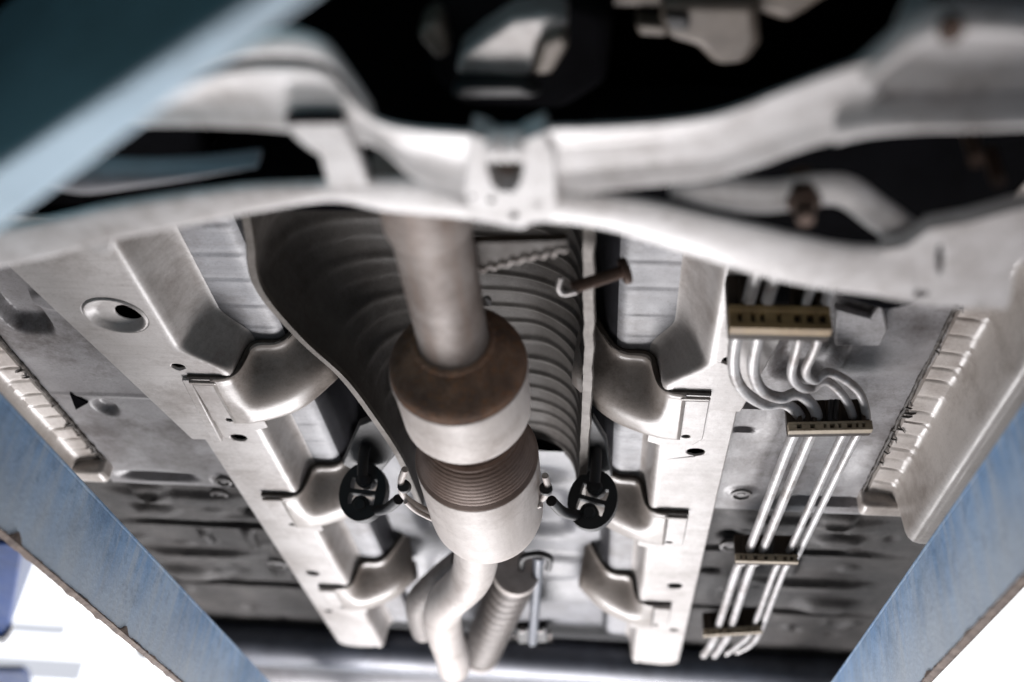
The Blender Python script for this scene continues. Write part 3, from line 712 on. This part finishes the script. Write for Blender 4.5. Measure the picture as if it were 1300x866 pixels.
# rubber hangers
def hanger(c, tilt, label):
    root = thing('rubber_hanger', label, 'rubber hanger', c)
    a, b, t = 0.0305, 0.0375, 0.022
    def ell(a, b, n=36): return [Vector((a * math.cos(2 * math.pi * k / n), 0, b * math.sin(2 * math.pi * k / n))) for k in range(n)]
    def hole(s):
        p = []
        for k in range(11):
            an = math.pi + math.pi * k / 10
            p.append(Vector((0.0118 * math.cos(an), 0, s * (0.0165 + 0.0118 * math.sin(an)))))
        p += [Vector((0.0165, 0, s * 0.0175)), Vector((0.0175, 0, s * 0.010)), Vector((0.0165, 0, s * 0.0026)), Vector((-0.0165, 0, s * 0.0026)), Vector((-0.0175, 0, s * 0.010)), Vector((-0.0165, 0, s * 0.0175))]
        return p
    Rm = Matrix.Rotation(tilt, 3, 'Y') @ Matrix.Rotation(math.radians(16), 3, 'X') @ Matrix.Scale(1.18, 3)
    tr = lambda V: [Rm @ q + Vector(c) for q in V]
    v, f = plate(ell(a, b), [hole(1), hole(-1)], t, (0, 1, 0)); mk('ring', tr(v), f, m_rubber, root, bevel=0.0025, segs=3)
    for s in (1, -1):
        v, f = lathe_y([(-0.004, 0.0005), (-0.004, 0.0065), (-0.002, 0.0085), (0.03, 0.0085)], 0, s * 0.0165, 20)
        mk('boss', tr(v), f, m_rubber, root)
    return root
hanger(at(460, 624, 1.885), math.radians(4), 'black oval rubber hanger on the exhaust, beside the gusset without pipes running past')
hanger(at(752, 634, 1.885), math.radians(14), 'black oval rubber hanger on the exhaust, on the side of the four lines')
for s, p in ((-1, ((460, 604), (463, 570), (480, 545))), (1, ((755, 612), (757, 575), (752, 540)))):
    v, f = tube(spline([at(p[0][0], p[0][1], 1.895), at(p[1][0], p[1][1], 1.93), at(p[2][0], p[2][1], 1.97)], 6), 0.008, 12)
    mk('hanger_peg', v, f, m_black, body)
    q = [at(x, y, 1.935) for x, y in (((434, 590), (455, 540), (480, 530), (505, 575), (484, 600), (462, 606)) if s < 0 else ((735, 600), (738, 545), (752, 530), (770, 560), (778, 605), (757, 612)))]
    v, f = plate(q, [], 0.012); mk('peg_plate', v, f, m_black, body, bevel=0.003)

# ------------------------------------------------------------------ lines and clips
PZ = 1.90
def up_(p, z): return at(p[0], p[1], z)
lines = [
    ([(962, 340), (948, 390)], [(934, 430), (932, 470), (944, 496), (970, 513), (994, 512), (1012, 524), (1017, 541)], [(1005, 558), (949, 703)], [(936, 721), (911, 799)], [(903, 818), (893, 832)], 0.0072, 'thick grey line nearest the frame rail, first of four'),
    ([(985, 345), (972, 390)], [(961, 432), (956, 470), (968, 496), (992, 505), (1013, 500), (1032, 516), (1038, 539)], [(1027, 558), (966, 703)], [(953, 721), (927, 799)], [(917, 818), (907, 832)], 0.0072, 'thick grey line beside the rail-side one, second of four'),
    ([(1035, 350), (1022, 390)], [(1014, 434), (1005, 474), (1016, 491), (1031, 493), (1050, 484), (1074, 508), (1083, 538)], [(1067, 558), (1000, 703)], [(985, 721), (955, 799)], [(938, 818), (922, 830)], 0.0054, 'thin grey line beside the sill-side one, third of four'),
    ([(1058, 352), (1046, 390)], [(1037, 436), (1023, 470), (1034, 483), (1054, 473), (1090, 497), (1100, 538)], [(1085, 558), (1013, 703)], [(997, 721), (966, 799)], [(953, 818), (935, 828)], 0.0054, 'thin grey line nearest the sill, last of four'),
]
for pre, bend, mid, mid2, tail, r, lab in lines:
    pts = [at(*p, 1.885) for p in pre]
    n = len(bend)
    for k, p in enumerate(bend):
        h = math.sin(math.pi * min(1, max(0, (k - 1.5) / (n - 2.5)))) * 0.012
        pts.append(at(p[0], p[1], 1.885 + (PZ - 1.885) * k / (n - 1) + h))
    pts += [at(*p, PZ) for p in mid] + [at(*p, PZ) for p in mid2] + [at(*p, PZ + 0.004) for p in tail]
    v, f = tube(spline(pts, 10), r, 14)
    o = mk('fluid_line', v, f, m_line); tag(o, lab, 'pipe', 'four lines along the floor')

def clip(l, r, z, hh, depth, mt, lab, nslots, big=1.0):
    z = z - 0.006 - hh; a, b = at(*l, z), at(*r, z); mid = (a + b) / 2
    root = thing('line_clip', lab, 'pipe clip', mid, 'clips holding the lines')
    ux = (b - a).normalized(); L = (b - a).length
    P = lambda u, d, h: a + ux * u + Vector((0, d, h))
    def bx(u0, u1, d0, d1, h0, h1):
        v = [P(u, d, h) for h in (h0, h1) for d in (d0, d1) for u in (u0, u1)]
        return v, [(0, 2, 3, 1), (4, 5, 7, 6), (0, 1, 5, 4), (2, 6, 7, 3), (0, 4, 6, 2), (1, 3, 7, 5)]
    v, f = bx(0, L, 0.004, 0.016 * big, 0.001, hh + 0.036 * big); mk('clip_body', v, f, m_clip, root, bevel=0.002)
    # lower lip: two tan rails with short blocks, so that the slots stay open
    for h in (0, hh * 0.72):
        v, f = bx(0, L, -0.004 * big, 0.006 * big, h, h + hh * 0.26); mk('lip_rail', v, f, mt, root, bevel=0.0008)
    u = 0.0; k = 0
    while u < L - 0.003:
        w = random.choice((0.004, 0.007, 0.010)) * big; w = min(w, L - u)
        v, f = bx(u, u + w, -0.003 * big, 0.005 * big, hh * 0.2, hh * 0.8); mk('lip_block', v, f, mt, root)
        u += w + random.choice((0.0035, 0.006)) * big; k += 1
    # fins between the lines
    for u in (0.012, 0.30 * L, 0.47 * L, 0.60 * L, 0.88 * L):
        v, f = bx(u, u + 0.005 * big, -0.004, 0.008, hh, hh + 0.030 * big); mk('clip_fin', v, f, m_clip, root, bevel=0.001)
    for u in (0.50 * L, 0.56 * L):
        v, f = tube([P(u, -0.005, hh), P(u + 0.004, -0.006, hh + 0.028 * big)], 0.0035 * big, 8); mk('clip_hook', v, f, m_rubber, root)
    return root
clip((926, 419), (1056, 422), 1.885, 0.030, 0.02, m_ochre, 'large ochre plastic clip where the lines leave the subframe', 8, 1.25)
clip((1001, 549), (1108, 547), PZ - 0.003, 0.013, 0.02, m_tan, 'tan slotted clip below the bends of the lines', 8)
clip((934, 713), (1014, 715), PZ - 0.003, 0.013, 0.02, m_tan, 'tan clip over the dirty rear floor, halfway along the straight lines', 6)
clip((893, 808), (968, 803), PZ, 0.013, 0.02, m_tan, 'small brown clip at the far ends of the lines', 5)

# grey bracket right of the ochre clip
v, f = plate([at(*p, 1.935) for p in ((1060, 392), (1105, 405), (1120, 385), (1128, 420), (1118, 440), (1060, 440))], [], 0.01)
mk('line_bracket', v, f, m_floor, body, bevel=0.003)

# ------------------------------------------------------------------ rear clutter: bellows and hand-brake linkage
bl = thing('flexible_bellows', 'braided flexible pipe section leaning behind the rear drum', 'flexible pipe', at(630, 785, 1.93))
A, B = at(655, 728, 1.93), at(610, 830, 1.93)
path = [A.lerp(B, i / 80) for i in range(81)]
v, f = tube(path, lambda t: 0.040 + 0.0035 * math.sin(t * 2 * math.pi * 14), 24); mk('bellows', v, f, m_bellow, bl)
for P0 in (A, B):
    d = (B - A).normalized(); v, f = tube([P0 - d * 0.010, P0 + d * 0.010], 0.043, 24); mk('end_ring', v, f, m_drum, bl, bevel=0.003)
lk = thing('brake_linkage', 'dark hand-brake linkage rod hanging beside the bellows', 'linkage', at(675, 760, 1.94))
v, f = tube([at(684, 705, 1.93), at(676, 815, 1.93)], 0.010, 14); mk('rod', v, f, m_axle, lk)
v, f = tube(spline([at(662, 722, 1.93), at(664, 708, 1.93), at(682, 703, 1.93), at(698, 708, 1.93), at(696, 722, 1.93)], 5), 0.006, 10); mk('yoke', v, f, m_black, lk)
v, f = plate([at(*p, 1.93) for p in ((655, 800), (694, 798), (696, 816), (658, 818))], [], 0.02); mk('end_block', v, f, m_black, lk, bevel=0.004)
for px in (663, 686):
    c = at(px, 803, 1.925); v, f = tube([c, c + Vector((0, 0, 0.01))], 0.006, 10); mk('pin', v, f, m_alu, lk)
v, f = plate([at(*p, 1.975) for p in ((600, 812), (700, 806), (702, 822), (640, 830), (630, 845), (600, 846))], [], 0.01)
mk('linkage_bracket', v, f, m_rail, body, bevel=0.003)

# ------------------------------------------------------------------ engine parts in the dark bay
gb = thing('gearbox', 'dark gearbox with a pale cast bracket above the subframe', 'gearbox', at(640, 80, 1.90))
v, f = plate([at(*p, 1.90) for p in ((545, 20), (560, 0), (700, -20), (780, 20), (770, 110), (720, 140), (580, 135), (545, 100))], [], 0.12); mk('housing', v, f, m_void, gb, bevel=0.02, segs=3)
v, f = plate([at(*p, 1.875) for p in ((578, 95), (582, 74), (610, 52), (650, 26), (690, 20), (722, 26), (718, 40), (684, 52), (674, 98))], [], 0.03); mk('cast_bracket', v, f, m_alu, gb, bevel=0.006, segs=3)
v, f = plate([at(*p, 1.865) for p in ((676, 98), (686, 52), (716, 42), (722, 60), (700, 96))], [], 0.03); mk('bracket_side', v, f, m_beige, gb, bevel=0.005)
v, f = plate([at(*p, 1.88) for p in ((528, 48), (540, 30), (560, 28), (572, 70), (556, 80))], [], 0.03); mk('lug', v, f, m_beige, gb, bevel=0.006)
v, f = plate([at(*p, 1.86) for p in ((578, 112), (672, 112), (690, 124), (570, 126))], [], 0.02); mk('oil_pan_lip', v, f, m_black, gb, bevel=0.005)
eb = thing('engine_block', 'beige cast engine underside above the cross beam', 'engine', at(850, 30, 1.90))
v, f = plate([at(*p, 1.93) for p in ((720, -60), (1090, -60), (1060, -5), (1000, 35), (960, 20), (850, 15), (730, 12))], [], 0.08); mk('pan_rail', v, f, m_beige, eb, bevel=0.01, segs=3)
v, f = plate([at(*p, 1.905) for p in ((840, 2), (962, 4), (966, 60), (950, 82), (905, 84), (884, 62), (848, 52), (838, 30))], [], 0.03); mk('mount_boss', v, f, m_beige, eb, bevel=0.008, segs=3)
v, f = plate([at(*p, 1.90) for p in ((842, 20), (875, 22), (876, 40), (850, 40))], [], 0.02); mk('mount_slot', v, f, m_black, eb, bevel=0.003)
v, f = plate([at(*p, 1.92) for p in ((805, 30), (850, 34), (850, 48), (810, 46))], [], 0.02); mk('rib', v, f, m_beige, eb, bevel=0.004)

# ------------------------------------------------------------------ lift
def runway(s, x, z0, z1, lab):
    root = thing('lift_runway', lab, 'lift beam', (x, 1.2, z0), 'lift runway beams')
    y0, y1 = -0.6, 3.2
    # web with a chipped lower edge
    n = 900; inner = []; outer = []; secs = []
    t = 0.009
    for i in range(n):
        y = y0 + (y1 - y0) * i / (n - 1)
        chip = 0.004 * max(0, mnoise.noise(Vector((y * 22, s * 4, 0)))) + 0.002 * mnoise.noise(Vector((y * 90, s, 3)))
        xi, xo = x, x + s * t
        secs.append([Vector((xi, y, z1)), Vector((xi, y, (z0 + z1) / 2)), Vector((xi, y, z0 + 0.012)), Vector((xi + s * 0.0005, y, z0 + 0.004 + chip)), Vector((xi + s * 0.006, y, z0 + 0.002 + chip)), Vector((xo, y, z0 + 0.005 + chip)), Vector((xo, y, z1))])
    v, f = loft(secs, True, True)
    mk('web', v, f, m_blue, root)
    secs = []
    for i in range(n):
        y = y0 + (y1 - y0) * i / (n - 1)
        a = 0.0035 + 0.012 * max(0, mnoise.noise(Vector((y * 35, s * 4, 8)))) + 0.005 * mnoise.noise(Vector((y * 120, s, 3)))
        h = 0.0025 + 0.030 * max(0, mnoise.noise(Vector((y * 26, s * 2, 1)))) ** 2 + 0.0035 * max(-0.4, mnoise.noise(Vector((y * 130, s, 13))))
        secs.append([Vector((x - s * 0.0012, y, z0 + h)), Vector((x - s * 0.0016, y, z0 + 0.001)), Vector((x + s * 0.005, y, z0 - 0.001 - a * 0.3)), Vector((x + s * (t + 0.001), y, z0 + 0.001)), Vector((x + s * (t + 0.001), y, z0 + 0.008))])
    v, f = loft(secs, True, True); mk('rusty_edge', v, f, m_edge, root)
    v, f = box(min(x + s * 0.0, x + s * 0.07), max(x + s * 0.0, x + s * 0.07), y0, y1, z1 + 0.0002, z1 + 0.006); mk('top_flange', v, f, m_blue, root, bevel=0.002)
    return root
runway(-1, -0.425, 1.636, 1.75, 'worn blue lift beam with a chipped rusty edge, beside the bare floor panel')
runway(1, 0.596, 1.618, 1.75, 'worn blue lift beam with a chipped rusty edge, beside the sill and lines')

# near lift arm: shaded teal web, lit pale flange, light put into the colours
arm = thing('swing_beam', 'dark teal lift arm with pale blue bottom flange near the subframe', 'lift beam', at(180, 140, 1.60))
AZ = 1.60
a0, b0 = at(0, 292, AZ), at(392, 0, AZ)       # far edge of the flange
a1, b1 = at(0, 212, AZ), at(322, 0, AZ)       # near edge
e = (b0 - a0).normalized(); a0 = a0 - e * 0.30; b0 = b0 + e * 0.12
e1 = (b1 - a1).normalized(); a1 = a1 - e1 * 0.29; b1 = b1 + e1 * 0.12
v, f = plate([a0, b0, b1, a1], [], 0.006); mk('bottom_flange', v, f, m_lit_flange, arm, bevel=0.002)
nrm = Vector((e1.y, -e1.x, 0)).normalized()
if nrm.y > 0: nrm = -nrm
v, f = plate([a1, b1, b1 - nrm * 0.008, a1 - nrm * 0.008], [], 0.24, (0, 0, 1)); v = [Vector(p) + Vector((0, 0, 0.0062)) for p in v]; mk('web', v, f, m_shaded_web, arm, bevel=0.002)

# dark navy lift parts seen past the beams
pz = 2.3
po = thing('lift_post', 'dark blue lift post end against the bright windows', 'lift post', at(8, 770, 1.95))
v, f = plate([at(*p, 1.95) for p in ((-60, 690), (30, 690), (12, 800), (4, 810), (-60, 806))], [], 0.30); mk('post_body', v, f, m_navy, po, bevel=0.006)
v, f = plate([at(*p, 1.94) for p in ((-60, 806), (4, 811), (13, 801), (15, 808), (6, 818), (-60, 814))], [], 0.02); mk('post_cap', v, f, m_tank, po)
v, f = plate([at(*p, 2.1) for p in ((-200, 848), (28, 852), (36, 858), (44, 900), (-200, 900))], [], 0.02); o = mk('lift_cross_bar', v, f, m_navy, None, bevel=0.004); tag(o, 'blue cross bar low behind the rusty beam edge', 'lift bar')

# ------------------------------------------------------------------ bright window wall far behind
ww = thing('window_wall', 'overexposed white daylit windows far behind the car', 'window', (0, 7.0, 0.2))
pw = 1.6
for i in range(-5, 5):
    v, f = box(i * pw + 0.03, (i + 1) * pw - 0.03, 7.0, 7.02, 0.2, 4.6); mk('pane', v, f, m_window, ww)
def on_wall(px, py, y=6.9):
    p = at(px, py, 2.5); t = (y - CAM.y) / (p.y - CAM.y); return CAM + (p - CAM) * t
for py, h, x1 in ((792, 0.10, 88), (838, 0.16, 110)):
    a = on_wall(x1, py, 6.98); v, f = box(-8, a.x, 6.975, 6.99, a.z - h, a.z); mk('frosted_band', v, f, m_band, ww)
v, f = box(-8, 8, 7.03, 7.06, 0.2, 4.6); mk('backing', v, f, m_window, ww)
